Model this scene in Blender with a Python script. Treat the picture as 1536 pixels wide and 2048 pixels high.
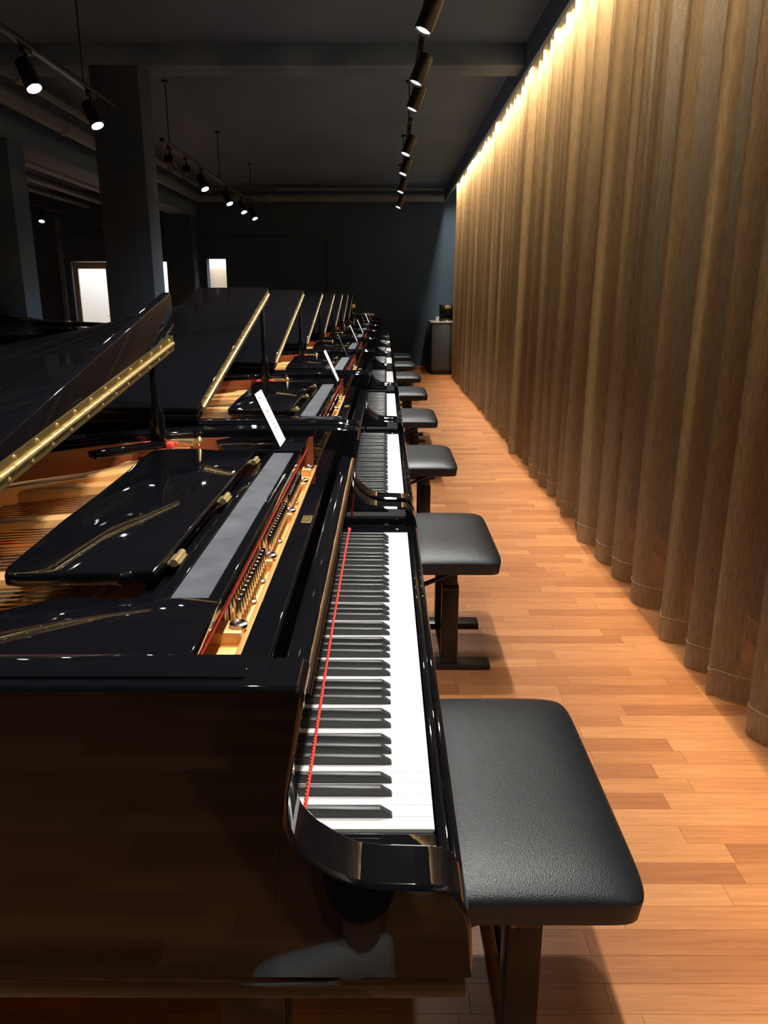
import bpy, bmesh, math, random
from mathutils import Vector, Matrix
random.seed(7)
R = math.radians
for o in list(bpy.data.objects): bpy.data.objects.remove(o)
SC = bpy.context.scene; COL = SC.collection

# ------------------------------------------------------------------ camera
F = 1538.0; CAMZ = 1.36
cam = bpy.data.cameras.new('camera'); co = bpy.data.objects.new('camera', cam); COL.objects.link(co)
cam.sensor_fit = 'VERTICAL'; cam.sensor_height = 36.0; cam.lens = F/2048*36.0; cam.clip_start = .02; cam.clip_end = 60
co.location = (0, 0, CAMZ)
PITCH = math.atan(432/F)
co.rotation_euler = (math.pi/2-PITCH, 0, R(.12))
SC.camera = co
# ------------------------------------------------------------------ world, exposure
w = bpy.data.worlds.new('world'); SC.world = w; w.use_nodes = True
w.node_tree.nodes['Background'].inputs[0].default_value = (.35, .5, .75, 1)
w.node_tree.nodes['Background'].inputs[1].default_value = .02
vs = SC.view_settings; vs.view_transform = 'Standard'; vs.look = 'None'; vs.gamma = 1; vs.use_curve_mapping = False; vs.exposure = .0
SPOT_W = 165; LED_W = 420

# ------------------------------------------------------------------ materials
def mat(name, col, rough=.5, metal=0., spec=.5, coat=0., noise=None, bump=None, emit=None, aniso=None):
    m = bpy.data.materials.new(name); m.use_nodes = True; nt = m.node_tree; b = nt.nodes['Principled BSDF']
    b.inputs['Base Color'].default_value = (*col, 1); b.inputs['Roughness'].default_value = rough
    b.inputs['Metallic'].default_value = metal; b.inputs['Specular IOR Level'].default_value = spec
    if coat: b.inputs['Coat Weight'].default_value = coat; b.inputs['Coat Roughness'].default_value = .02
    if emit: b.inputs['Emission Color'].default_value = (*emit[0], 1); b.inputs['Emission Strength'].default_value = emit[1]
    if noise or bump:
        tc = nt.nodes.new('ShaderNodeTexCoord')
    if noise:   # (scale vec, colour2, low, high)
        mp = nt.nodes.new('ShaderNodeMapping'); mp.inputs['Scale'].default_value = noise[0]
        nz = nt.nodes.new('ShaderNodeTexNoise'); nz.inputs['Scale'].default_value = 1; nz.inputs['Detail'].default_value = 6
        cr = nt.nodes.new('ShaderNodeValToRGB'); cr.color_ramp.elements[0].color = (*col, 1); cr.color_ramp.elements[1].color = (*noise[1], 1)
        cr.color_ramp.elements[0].position = noise[2]; cr.color_ramp.elements[1].position = noise[3]
        nt.links.new(tc.outputs['Object'], mp.inputs[0]); nt.links.new(mp.outputs[0], nz.inputs[0])
        nt.links.new(nz.outputs[0], cr.inputs[0]); nt.links.new(cr.outputs[0], b.inputs['Base Color'])
    if bump:    # (scale, strength, distance, kind)
        if bump[3] == 'voro':
            t = nt.nodes.new('ShaderNodeTexVoronoi')
        else:
            t = nt.nodes.new('ShaderNodeTexNoise'); t.inputs['Detail'].default_value = 4
        t.inputs['Scale'].default_value = bump[0]
        bp = nt.nodes.new('ShaderNodeBump'); bp.inputs['Strength'].default_value = bump[1]; bp.inputs['Distance'].default_value = bump[2]
        nt.links.new(tc.outputs['Object'], t.inputs['Vector']); nt.links.new(t.outputs[0], bp.inputs['Height']); nt.links.new(bp.outputs[0], b.inputs['Normal'])
    return m
M = {}
M['black'] = mat('black_lacquer', (.0035, .0036, .005), .035, spec=.5)
M['blackm'] = mat('black_satin', (.006, .006, .008), .35)
M['ivory'] = mat('white_key', (.86, .85, .82), .22)
M['ebony'] = mat('black_key', (.022, .024, .026), .42, bump=(60, .15, .001, 'noise'))
M['gold'] = mat('plate_gold', (.78, .40, .13), .38, .45, noise=((6, 6, 6), (.86, .48, .17), .3, .7))
M['brass'] = mat('brass', (.46, .34, .12), .28, .9)
M['brassp'] = mat('brass_polished', (.88, .70, .34), .24, .85)
M['steel'] = mat('steel', (.62, .60, .57), .2, 1)
M['mahog'] = mat('mahogany', (.16, .035, .014), .22, noise=((2, 4, 22), (.30, .085, .032), .3, .75))
M['spruce'] = mat('soundboard', (.55, .25, .09), .4, noise=((3, 60, 3), (.70, .36, .14), .3, .7))
M['redfelt'] = mat('red_felt', (.75, .05, .03), .9)
M['bluefelt'] = mat('navy_cord', (.01, .014, .05), .9)
M['greyfelt'] = mat('grey_felt', (.045, .050, .060), .95, noise=((18, 18, 18), (.080, .086, .10), .3, .7))
M['string'] = mat('string_steel', (.55, .5, .42), .3, 1)
M['copper'] = mat('copper_string', (.45, .22, .10), .35, 1)
M['leather'] = mat('black_leather', (.012, .016, .019), .40, bump=(420, .3, .0012, 'voro'))
M['benchm'] = mat('bench_metal', (.018, .012, .010), .35, .2)
M['benchfoot'] = mat('bench_foot', (.035, .033, .034), .3, .6)
M['white'] = mat('white_card', (.86, .86, .86), .5)
M['print'] = mat('grey_print', (.35, .35, .37), .6)
M['ceil'] = mat('ceiling_paint', (.085, .15, .26), .8, noise=((1.2, .6, 1), (.125, .205, .33), .3, .7), bump=(3.0, .2, .01, 'noise'))
M['beam'] = mat('beam_paint', (.085, .145, .24), .75, noise=((3, .5, 3), (.15, .235, .36), .4, .75), bump=(12, .3, .004, 'noise'))
M['wall'] = mat('wall_paint', (.036, .070, .13), .8, noise=((.8, .8, .8), (.052, .094, .165), .3, .7), bump=(14, .15, .004, 'noise'))
M['plaster'] = mat('grey_plaster', (.13, .135, .13), .85, noise=((1.5, 1.5, 1.5), (.20, .205, .19), .3, .7), bump=(5, .3, .01, 'noise'))
M['colm'] = mat('column_paint', (.040, .065, .105), .75, noise=((3, 3, .5), (.065, .098, .15), .4, .75), bump=(12, .3, .004, 'noise'))
M['pipe'] = mat('pipe_grey', (.13, .17, .22), .6)
M['track'] = mat('track_black', (.006, .006, .007), .4)
M['trackedge'] = mat('track_aluminium', (.35, .36, .38), .3, 1)
M['lamp'] = mat('lamp_lens', (1, 1, 1), .5, emit=((.92, .96, 1), 60))
M['lampdim'] = mat('lamp_lens_dim', (1, 1, 1), .5, emit=((.85, .92, 1), 1.6))
M['led'] = mat('led_strip', (1, .9, .7), .5, emit=((1, .85, .60), 7))
M['cabinet'] = mat('cabinet_paint', (.045, .053, .062), .5)
M['marble'] = mat('marble_top', (.55, .55, .53), .2, noise=((6, 6, 6), (.3, .3, .3), .45, .7))
M['doorframe'] = mat('door_aluminium', (.42, .41, .39), .4, .2)
M['corr'] = mat('corridor_wall', (.80, .78, .72), .7)
M['corrdoor'] = mat('corridor_door', (.62, .50, .36), .5)
M['baseb'] = mat('baseboard_wood', (.38, .15, .055), .4, noise=((2, 30, 30), (.48, .20, .08), .3, .7))
M['hempale'] = mat('hem_thread', (.50, .38, .24), .8)
M['shoe'] = mat('shoe_white', (.62, .62, .60), .7)
M['sole'] = mat('shoe_sole', (.75, .75, .73), .6)
M['cloth'] = mat('dark_cloth', (.012, .012, .016), .9)
M['skin'] = mat('skin', (.45, .26, .18), .55)
M['hair'] = mat('hair_dark', (.02, .013, .01), .5)
M['inkgold'] = mat('print_gold', (.40, .24, .12), .5)
M['cable'] = mat('cable_black', (.03, .033, .04), .25)

def glass(name, col=(1, 1, 1), rough=0., ior=1.45, tr=.0):
    m = bpy.data.materials.new(name); m.use_nodes = True; nt = m.node_tree; b = nt.nodes['Principled BSDF']
    b.inputs['Base Color'].default_value = (*col, 1); b.inputs['Roughness'].default_value = rough
    b.inputs['Transmission Weight'].default_value = 1; b.inputs['IOR'].default_value = ior
    return m
M['acrylic'] = glass('acrylic', (.95, .97, .98), .02, 1.4)
M['glass'] = glass('pane_glass', (.9, .94, .95), .0, 1.05)

def wood_floor(name, individual):
    m = bpy.data.materials.new(name); m.use_nodes = True; nt = m.node_tree; N = nt.nodes; L = nt.links; b = N['Principled BSDF']
    if individual:
        s = N.new('ShaderNodeObjectInfo'); so = s.outputs['Random']
    else:
        s = N.new('ShaderNodeNewGeometry'); so = s.outputs['Random Per Island']
    geo = N.new('ShaderNodeNewGeometry')
    cr = N.new('ShaderNodeValToRGB'); e = cr.color_ramp.elements
    e[0].color = (.34, .125, .045, 1); e[1].color = (.54, .245, .098, 1)
    k = e.new(.18); k.color = (.40, .158, .058, 1); k = e.new(.6); k.color = (.47, .195, .074, 1)
    L.new(so, cr.inputs[0])
    mp = N.new('ShaderNodeMapping'); mp.inputs['Scale'].default_value = (5, 95, 5)
    mul = N.new('ShaderNodeVectorMath'); mul.operation = 'ADD'
    sc = N.new('ShaderNodeMath'); sc.operation = 'MULTIPLY'; sc.inputs[1].default_value = 37.
    L.new(so, sc.inputs[0]); L.new(sc.outputs[0], mul.inputs[1]); L.new(geo.outputs['Position'], mul.inputs[0]); L.new(mul.outputs[0], mp.inputs[0])
    nz = N.new('ShaderNodeTexNoise'); nz.inputs['Scale'].default_value = 1; nz.inputs['Detail'].default_value = 7; nz.inputs['Roughness'].default_value = .65
    L.new(mp.outputs[0], nz.inputs[0])
    r2 = N.new('ShaderNodeValToRGB'); r2.color_ramp.elements[0].position = .25; r2.color_ramp.elements[1].position = .75
    r2.color_ramp.elements[0].color = (.70, .66, .62, 1); r2.color_ramp.elements[1].color = (1.14, 1.16, 1.16, 1)
    L.new(nz.outputs[0], r2.inputs[0])
    mx = N.new('ShaderNodeMix'); mx.data_type = 'RGBA'; mx.blend_type = 'MULTIPLY'; mx.inputs[0].default_value = 1
    L.new(cr.outputs[0], mx.inputs[6]); L.new(r2.outputs[0], mx.inputs[7]); L.new(mx.outputs[2], b.inputs['Base Color'])
    b.inputs['Roughness'].default_value = .42; b.inputs['Specular IOR Level'].default_value = .35
    bp = N.new('ShaderNodeBump'); bp.inputs['Strength'].default_value = .12; bp.inputs['Distance'].default_value = .001
    L.new(nz.outputs[0], bp.inputs['Height']); L.new(bp.outputs[0], b.inputs['Normal'])
    return m
M['plank'] = wood_floor('oiled_plank', True); M['plankfar'] = wood_floor('oiled_plank_far', False)

def curtain_mat(name, opac, dens):
    m = bpy.data.materials.new(name); m.use_nodes = True; nt = m.node_tree; N = nt.nodes; L = nt.links
    for n in list(N): N.remove(n)
    out = N.new('ShaderNodeOutputMaterial'); tr = N.new('ShaderNodeBsdfTransparent'); df = N.new('ShaderNodeBsdfDiffuse'); tl = N.new('ShaderNodeBsdfTranslucent')
    uv = N.new('ShaderNodeUVMap')
    sep = N.new('ShaderNodeSeparateXYZ'); L.new(uv.outputs[0], sep.inputs[0])
    def thread(i, freq):
        a = N.new('ShaderNodeMath'); a.operation = 'MULTIPLY'; a.inputs[1].default_value = freq*2*math.pi; L.new(sep.outputs[i], a.inputs[0])
        s = N.new('ShaderNodeMath'); s.operation = 'SINE'; L.new(a.outputs[0], s.inputs[0]); return s
    sx = thread(0, 175.); sy = thread(1, 175.)
    mxm = N.new('ShaderNodeMath'); mxm.operation = 'MAXIMUM'; L.new(sx.outputs[0], mxm.inputs[0]); L.new(sy.outputs[0], mxm.inputs[1])
    rng = N.new('ShaderNodeMapRange'); rng.inputs[1].default_value = -.5; rng.inputs[2].default_value = .6; rng.inputs[3].default_value = opac-dens; rng.inputs[4].default_value = min(1., opac+dens)
    L.new(mxm.outputs[0], rng.inputs[0])
    nz = N.new('ShaderNodeTexNoise'); nz.inputs['Scale'].default_value = 1; nz.inputs['Detail'].default_value = 5
    mp = N.new('ShaderNodeMapping'); mp.inputs['Scale'].default_value = (140, 14, 1); L.new(uv.outputs[0], mp.inputs[0]); L.new(mp.outputs[0], nz.inputs[0])
    cr = N.new('ShaderNodeValToRGB'); cr.color_ramp.elements[0].position = .3; cr.color_ramp.elements[1].position = .7
    cr.color_ramp.elements[0].color = (.30, .20, .11, 1); cr.color_ramp.elements[1].color = (.46, .33, .19, 1); L.new(nz.outputs[0], cr.inputs[0])
    L.new(cr.outputs[0], df.inputs[0]); L.new(cr.outputs[0], tl.inputs[0])
    m1 = N.new('ShaderNodeMixShader'); m1.inputs[0].default_value = .35; L.new(df.outputs[0], m1.inputs[1]); L.new(tl.outputs[0], m1.inputs[2])
    m2 = N.new('ShaderNodeMixShader'); L.new(rng.outputs[0], m2.inputs[0]); L.new(tr.outputs[0], m2.inputs[1]); L.new(m1.outputs[0], m2.inputs[2])
    L.new(m2.outputs[0], out.inputs[0]); return m
M['curtain'] = curtain_mat('sheer_mesh', .52, .30); M['hem'] = curtain_mat('sheer_mesh_double', .84, .12)

# ------------------------------------------------------------------ mesh helpers
class MB:
    def __init__(s): s.v = []; s.f = []
    def add(s, v, f):
        n = len(s.v); s.v += [tuple(a) for a in v]; s.f += [[i+n for i in q] for q in f]; return s
    def box(s, x0, x1, y0, y1, z0, z1):
        return s.add([(x0,y0,z0),(x1,y0,z0),(x1,y1,z0),(x0,y1,z0),(x0,y0,z1),(x1,y0,z1),(x1,y1,z1),(x0,y1,z1)],
                     [(0,3,2,1),(4,5,6,7),(0,1,5,4),(1,2,6,5),(2,3,7,6),(3,0,4,7)])
    def prism(s, pts, a, b, axis='z'):
        """extrude a 2-D polygon: axis z -> pts (x,y); y -> pts (x,z); x -> pts (y,z)"""
        def P(p, t): return {'z': (p[0], p[1], t), 'y': (p[0], t, p[1]), 'x': (t, p[0], p[1])}[axis]
        n = len(pts); v = [P(p, a) for p in pts]+[P(p, b) for p in pts]
        return s.add(v, [list(range(n))[::-1], list(range(n, 2*n))]+[(i, (i+1)%n, n+(i+1)%n, n+i) for i in range(n)])
    def tube(s, pts, r, k=8, cap=True):
        pts = [Vector(p) for p in pts]; rr = r if isinstance(r, (list, tuple)) else [r]*len(pts); v = []; f = []
        for i, p in enumerate(pts):
            t = (pts[min(i+1, len(pts)-1)]-pts[max(i-1, 0)]).normalized()
            u = t.cross(Vector((0, 0, 1)));
            if u.length < .05: u = t.cross(Vector((1, 0, 0)))
            u.normalize(); q = t.cross(u)
            for j in range(k):
                a = 2*math.pi*j/k; v.append(p+(u*math.cos(a)+q*math.sin(a))*rr[i])
        for i in range(len(pts)-1):
            for j in range(k): f.append((i*k+j, i*k+(j+1)%k, (i+1)*k+(j+1)%k, (i+1)*k+j))
        if cap: f.append(list(range(k))[::-1]); f.append(list(range((len(pts)-1)*k, len(pts)*k)))
        return s.add(v, f)
    def lathe(s, prof, c=(0, 0, 0), k=16):
        v = []; f = []; n = len(prof)
        for (r, z) in prof:
            for j in range(k):
                a = 2*math.pi*j/k; v.append((c[0]+r*math.cos(a), c[1]+r*math.sin(a), c[2]+z))
        for i in range(n-1):
            for j in range(k): f.append((i*k+j, i*k+(j+1)%k, (i+1)*k+(j+1)%k, (i+1)*k+j))
        f.append(list(range(k))[::-1]); f.append(list(range((n-1)*k, n*k)))
        return s.add(v, f)
    def mesh(s, name, m, bevel=0., seg=2, smooth=35., recalc=True):
        bm = bmesh.new(); vs_ = [bm.verts.new(p) for p in s.v]
        for q in s.f:
            try: bm.faces.new([vs_[i] for i in q])
            except ValueError: pass
        if recalc: bmesh.ops.recalc_face_normals(bm, faces=bm.faces)
        if bevel: bmesh.ops.bevel(bm, geom=[e for e in bm.edges if len(e.link_faces) == 2 and e.calc_face_angle(0) > R(28)], offset=bevel, segments=seg, profile=.5, affect='EDGES', clamp_overlap=True)
        me = bpy.data.meshes.new(name); bm.to_mesh(me); bm.free()
        if m: me.materials.append(M[m])
        if smooth:
            me.polygons.foreach_set('use_smooth', [True]*len(me.polygons)); me.set_sharp_from_angle(angle=R(smooth))
        return me
def link(name, me, parent=None, loc=None, rot=None):
    o = bpy.data.objects.new(name, me); COL.objects.link(o)
    if parent: o.parent = parent
    if loc: o.location = loc
    if rot: o.rotation_euler = rot
    return o
def tag(o, label, cat, group=None):
    o['label'] = label; o['category'] = cat
    if group: o['group'] = group
    return o
def thing(name, label, cat, loc=(0, 0, 0), rot=(0, 0, 0), group=None):
    return tag(link(name, None, None, loc, rot), label, cat, group)
def struct(o): o['kind'] = 'structure'; return o
def obj(name, mb, m, parent=None, bevel=0., **k): return link(name, mb.mesh(name, m, bevel, **k), parent)
_font = None
def text(name, s, size, m, parent, mw):
    c = bpy.data.curves.new(name, 'FONT'); c.body = s; c.size = size; c.extrude = .0002; c.align_x = 'CENTER'; c.align_y = 'CENTER'
    t = bpy.data.objects.new('tmp', c); COL.objects.link(t); dg = bpy.context.evaluated_depsgraph_get(); dg.update()
    me = bpy.data.meshes.new_from_object(t.evaluated_get(dg)); bpy.data.objects.remove(t); me.materials.clear(); me.materials.append(M[m])
    o = link(name, me, parent); o.matrix_local = mw; return o
def catmull(P, n=10):
    out = []; Q = [P[0]]+list(P)+[P[-1]]
    for i in range(1, len(Q)-2):
        a, b, c, d = [Vector(q) for q in Q[i-1:i+3]]
        for j in range(n):
            t = j/n; out.append(.5*((2*b)+(c-a)*t+(2*a-5*b+4*c-d)*t*t+(3*b-a-3*c+d)*t**3))
    out.append(Vector(P[-1])); return out

# ------------------------------------------------------------------ room
WX = 1.50; BY = 15.0; CZ = 3.20; LX = -9.0; FY = -3.5
# floor: nearest planks one by one, the rest joined
fl = struct(obj('floor', MB().box(LX, WX+.3, FY, BY+4, -.10, -.012), 'baseb'))
PW = .07; rows = []
rr = random.Random(3)
y = FY
cells = []
while y < BY:
    x = LX-rr.random()*.4
    while x < WX+.02:
        l = rr.choice((.28, .36, .42, .5, .6)); cells.append((max(x, LX), min(x+l, WX), y)); x += l
    y += PW
def vis(c):
    cx = min(max(.75, c[0]), c[1]); cy = c[2]
    return c[1] > .02 and c[0] < 1.3 and 1.05 < cy
near = sorted([c for c in cells if vis(c)], key=lambda c: c[2])[:300]
ns = set(near); cache = {}
for c in near:
    l = round(c[1]-c[0], 4)
    if l < .02: continue
    if l not in cache: cache[l] = MB().box(0, l-.0008, 0, PW-.0008, -.012, 0).mesh('plank', 'plank', smooth=0)
    link('plank', cache[l], fl, (c[0], c[2], 0))
mb = MB()
for c in cells:
    if c not in ns: mb.box(c[0], c[1]-.0008, c[2], c[2]+PW-.0008, -.012, 0)
o = obj('plank_field', mb, 'plankfar', fl, smooth=0, recalc=False); o['kind'] = 'stuff'
struct(obj('ceiling', MB().box(LX, WX+.3, FY, BY+.3, CZ, CZ+.2), 'ceil'))
struct(obj('wall_right', MB().box(WX, WX+.3, FY, BY+.3, 0, CZ), 'plaster'))
struct(obj('wall_left', MB().box(LX-.3, LX, FY, BY+.3, 0, CZ), 'wall'))
struct(obj('wall_front', MB().box(LX, WX, FY-.3, FY, 0, CZ), 'wall'))
D1 = (-5.86, -4.0, 1.98); D2 = (-3.33, -2.97, 2.03)
mb = MB()
for (a, b, z0) in ((LX, D1[0], 0), (D1[0], D1[1], D1[2]), (D1[1], D2[0], 0), (D2[0], D2[1], D2[2]), (D2[1], WX, 0)): mb.box(a, b, BY, BY+.25, z0, CZ)
struct(obj('wall_back', mb, 'wall'))
mb = MB().box(WX-.015, WX, FY, BY, 0, .09); struct(obj('baseboard_right', mb, 'baseb', bevel=.003))
mb = MB().box(D2[1], WX-.02, BY-.015, BY, 0, .07); struct(obj('baseboard_back', mb, 'baseb', bevel=.003))
# corridor behind the openings
mb = MB().box(-7.5, -1.5, BY+2.2, BY+2.3, 0, 2.7).box(-7.6, -7.5, BY+.25, BY+2.3, 0, 2.7).box(-1.5, -1.4, BY+.25, BY+2.3, 0, 2.7).box(-7.6, -1.4, BY+.25, BY+2.3, 2.7, 2.8)
struct(obj('wall_corridor', mb, 'corr'))
d = struct(obj('door_2', MB().box(-3.62, -3.12, BY+1.35, BY+1.39, .01, 1.9), 'corrdoor', bevel=.004))
obj('door_frame', MB().box(-3.10, -3.05, BY+1.3, BY+1.42, 0, 2.0).box(-3.7, -3.64, BY+1.3, BY+1.42, 0, 2.0), 'doorframe', d)
la = bpy.data.lights.new('corridor_light', 'AREA'); la.shape = 'RECTANGLE'; la.size = 5; la.size_y = .8; la.energy = 130; la.color = (.97, .98, 1)
o = bpy.data.objects.new('corridor_light', la); COL.objects.link(o); o.location = (-4.5, BY+1.2, 2.65)
# beams and columns
struct(obj('cross_beam', MB().box(-3.46, 1.06, 6.55, 6.86, 3.05, CZ+.01), 'beam', bevel=.006))
struct(obj('column_front', MB().box(-2.27, -1.89, 6.55, 6.86, 0, 3.06), 'colm', bevel=.008))
struct(obj('long_beam', MB().box(-3.82, -3.46, 2.0, BY, 2.75, CZ+.01), 'beam', bevel=.006))
struct(obj('column_side', MB().box(-4.0, -3.46, 7.66, 8.0, 0, 2.76), 'beam', bevel=.008))
struct(obj('column_rear', MB().box(-3.95, -3.46, BY-.45, BY+.01, 0, 2.76), 'wall', bevel=.008))
# fascia of the light cove + curtain rail
struct(obj('trim_1', MB().box(1.06, 1.085, FY, 14.9, 3.0, CZ+.005), 'ceil'))
# wall mouldings of the back wall
for i, (a, b, z) in enumerate(((-3.0, -1.05, 2.37), (-6.0, -4.2, 2.45))):
    struct(obj('trim_%d' % (i+2), MB().box(a, b, BY-.04, BY, z, z+.03).box(b-.03, b, BY-.04, BY, 1.0, z), 'wall', bevel=.003))
for i, xx in enumerate((-6.05, -7.05, -7.9)):
    struct(obj('trim_%d' % (i+4), MB().box(xx, xx+.08, BY-.07, BY, 0, 2.75), 'beam', bevel=.004))
# glazed door leaf standing open in the left opening
d = struct(link('door_1', None, None, (-5.84, BY+.05, 0), (0, 0, R(4))))
obj('door_frame', MB().box(0, .09, -.025, .025, .02, 1.97).box(.60, .69, -.025, .025, .02, 1.97).box(.09, .60, -.025, .025, 1.85, 1.97).box(.09, .60, -.025, .025, .02, .16), 'doorframe', d, .004)
obj('door_pane', MB().box(.09, .60, -.004, .004, .16, 1.85), 'glass', d)
obj('door_handle', MB().tube([(.64, .03, 1.0), (.64, .08, 1.0), (.53, .08, 1.0)], .009), 'steel', d)

# ------------------------------------------------------------------ pipes
def pipe(label, pts, r, joints=()):
    t = thing('ceiling_pipe', label, 'pipe', group='ceiling pipes'); obj('pipe_run', MB().tube(pts, r, 14), 'pipe', t)
    for p in joints:
        a = Vector(pts[0]); b = Vector(pts[-1]); dd = (b-a).normalized(); c = a+dd*p
        obj('coupling', MB().tube([c-dd*.06, c-dd*.05, c+dd*.05, c+dd*.06], [r, r+.014, r+.014, r], 14), 'pipe', t)
    a = Vector(pts[0]); b = Vector(pts[-1]); n = int((b-a).length/2.5)+1
    for i in range(n):
        c = a.lerp(b, (i+.5)/n); obj('hanger_rod', MB().tube([(c.x, c.y, c.z), (c.x, c.y, CZ+.005)], .005, 6), 'pipe', t)
pipe('thick grey pipe running beside the long beam above the column', [(-3.22, 2, 2.99), (-3.22, 14.2, 2.99)], .075, (3.2, 6.4, 9))
pipe('thin upper grey pipe beside the long beam', [(-3.02, 2, 3.08), (-3.02, 14.2, 3.08)], .035, (5,))
pipe('thick grey pipe beyond the long beam, closest to it', [(-4.35, 5, 2.95), (-4.35, 14.8, 2.95)], .08, (3.6,))
pipe('medium grey pipe beyond the long beam, middle of three', [(-4.85, 5, 2.92), (-4.85, 14.8, 2.92)], .06, (4.2,))
pipe('thin grey pipe beyond the long beam, furthest of three from it', [(-5.35, 5, 2.92), (-5.35, 14.8, 2.92)], .045, (3,))
pipe('thick grey pipe crossing under the ceiling along the dark back wall', [(-3.2, 14.2, 2.99), (1.0, 14.2, 2.99)], .07, (1.2,))
pipe('thin dark pipe crossing above the thick one at the back wall', [(-1.9, 14.2, 3.13), (1.0, 14.2, 3.13)], .03, (.4,))
t = thing('pipe_valve', 'dark valve block on the thin pipe by the back wall', 'valve', (-1.75, 14.2, 3.13))
obj('valve_body', MB().tube([(-.09, 0, 0), (.09, 0, 0)], .05, 12), 'pipe', t); obj('valve_wheel', MB().lathe([(.05, .05), (.055, .06), (.05, .068)]), 'pipe', t)

# ------------------------------------------------------------------ track lighting
def track(label, x, y0, y1, z, rods, grp='light tracks'):
    t = thing('light_track', label, 'light track', (x, y0, z), group=grp)
    obj('rail', MB().box(-.018, .018, 0, y1-y0, 0, .034), 'track', t, .002)
    obj('rail_edge', MB().box(.0185, .0205, 0, y1-y0, .004, .010), 'trackedge', t)
    for yy in rods: obj('suspension_rod', MB().tube([(0, yy-y0, .03), (0, yy-y0, CZ-z-.02)], .006, 8).lathe([(.03, CZ-z-.02), (.03, CZ-z)], (0, yy-y0, 0), 12), 'track', t)
HEAD = MB().lathe([(.02, .085), (.042, .078), (.044, .07), (.044, -.085), (.040, -.088), (.038, -.075), (.002, -.0745)], k=20).mesh('head', 'track')
LENS = MB().lathe([(.0375, -.0765), (.002, -.0768)], k=20).mesh('lens', 'lamp'); LENSD = MB().lathe([(.0375, -.0765), (.002, -.0768)], k=20).mesh('lens_dim', 'lampdim')
STEM = MB().box(-.016, .016, -.05, .05, -.03, 0).box(-.008, .008, -.012, .012, -.085, -.03).mesh('adapter', 'track', .002)
def spot(label, x, y, z, aim, grp, watts=SPOT_W, cone=78, lit=True, col=(1., .97, .92), blend=.55):
    t = thing('track_spotlight', label, 'spotlight', (x, y, z), group=grp)
    link('adapter', STEM, t)
    h = link('lamp_head', HEAD, t, (0, 0, -.13))
    dv = Vector(aim)-Vector((x, y, z-.13)); h.rotation_mode = 'QUATERNION'; h.rotation_quaternion = dv.to_track_quat('-Z', 'Y')
    link('lens', LENS if lit else LENSD, h)
    if watts:
        l = bpy.data.lights.new('spot', 'SPOT'); l.energy = watts; l.spot_size = R(cone); l.spot_blend = blend; l.shadow_soft_size = .03; l.color = col
        lo = bpy.data.objects.new('spot_beam', l); COL.objects.link(lo); dn = dv.normalized()
        lo.location = Vector((x, y, z-.13))+dn*.10; lo.rotation_mode = 'QUATERNION'; lo.rotation_quaternion = dv.to_track_quat('-Z', 'Y')
RX = .21; RZ = 2.79
track('black light track above the keyboards, on the open side of the cross beam', RX, -2.6, 6.3, RZ, (-2, 1.5, 4.6))
track('black light track above the keyboards, between cross beam and back wall', RX, 7.2, 12.4, RZ, (7.6, 10, 12.1))
for i, yy in enumerate((.55, 1.75, 3.0, 4.18, 5.12, 5.8, 7.5, 8.66, 10.1, 11.8)):
    spot(('black cylinder spotlight over the keyboards, %s before the cross beam' % ('sixth fifth fourth third second first'.split()[i])) if i < 6 else ('black cylinder spotlight over the keyboards, %s after the cross beam' % ('first second third fourth'.split()[i-6])), RX, yy, RZ, (RX-.80, yy+(.25 if i == 0 else -.25), .7), 'spotlights over the keyboards', cone=112, lit=i > 5, blend=1., watts=SPOT_W*(.7 if i == 0 else 1))
TX = -1.96; TZ = 2.66
track('black light track beside the near column over the piano tails', TX, -1.0, 6.1, TZ, (.2, 3.0, 5.55))
track('black light track over the piano tails beyond the column', TX, 7.35, 12.3, TZ, (7.6, 9.8, 12.0))
for i, yy in enumerate((.3, 2.4, 4.7, 5.66)):
    spot('lit black spotlight on the track beside the near column, %s from the column' % ('fourth third second first'.split()[i]), TX, yy, TZ, (TX+.75, yy-.45, .9), 'spotlights beside the column', watts=SPOT_W*.45, cone=80, col=(.93, .96, 1))
for i, (yy, a) in enumerate(((7.6, (.1, 3)), (8.2, (.6, 3)))):
    spot('spotlight turned away on the track beyond the column, %s from the column' % ('first second'.split()[i]), TX, yy, TZ, (TX-1.0*a[0], yy+a[1], 1.4), 'turned away spotlights', watts=0, lit=False)
for i, yy in enumerate((8.85, 10.2, 11.2, 12.1)):
    spot('lit black spotlight on the track beyond the column, %s from the back wall' % ('fourth third second first'.split()[i]), TX, yy, TZ, (TX+.75, yy-.6, .9), 'spotlights beyond the column', watts=SPOT_W*.45, cone=80, col=(.93, .96, 1))
track('short black light track over the pianos by the glazed door', -5.25, 10.6, 13.4, 2.66, (11, 13))
for i, yy in enumerate((10.9, 11.8)): spot('spotlight pointing sideways on the short track by the glazed door, %s' % ('at its free end', 'in its middle')[i], -5.25, yy, 2.66, (-6.0, yy-.6, 1.0), 'side turned spotlights by the door', watts=SPOT_W*.5, col=(.93, .96, 1))
spot('lit spotlight at the end of the short track by the glazed door', -5.25, 12.5, 2.66, (-5.0, 11.7, .9), 'door end spotlight', watts=SPOT_W*.5)
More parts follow.
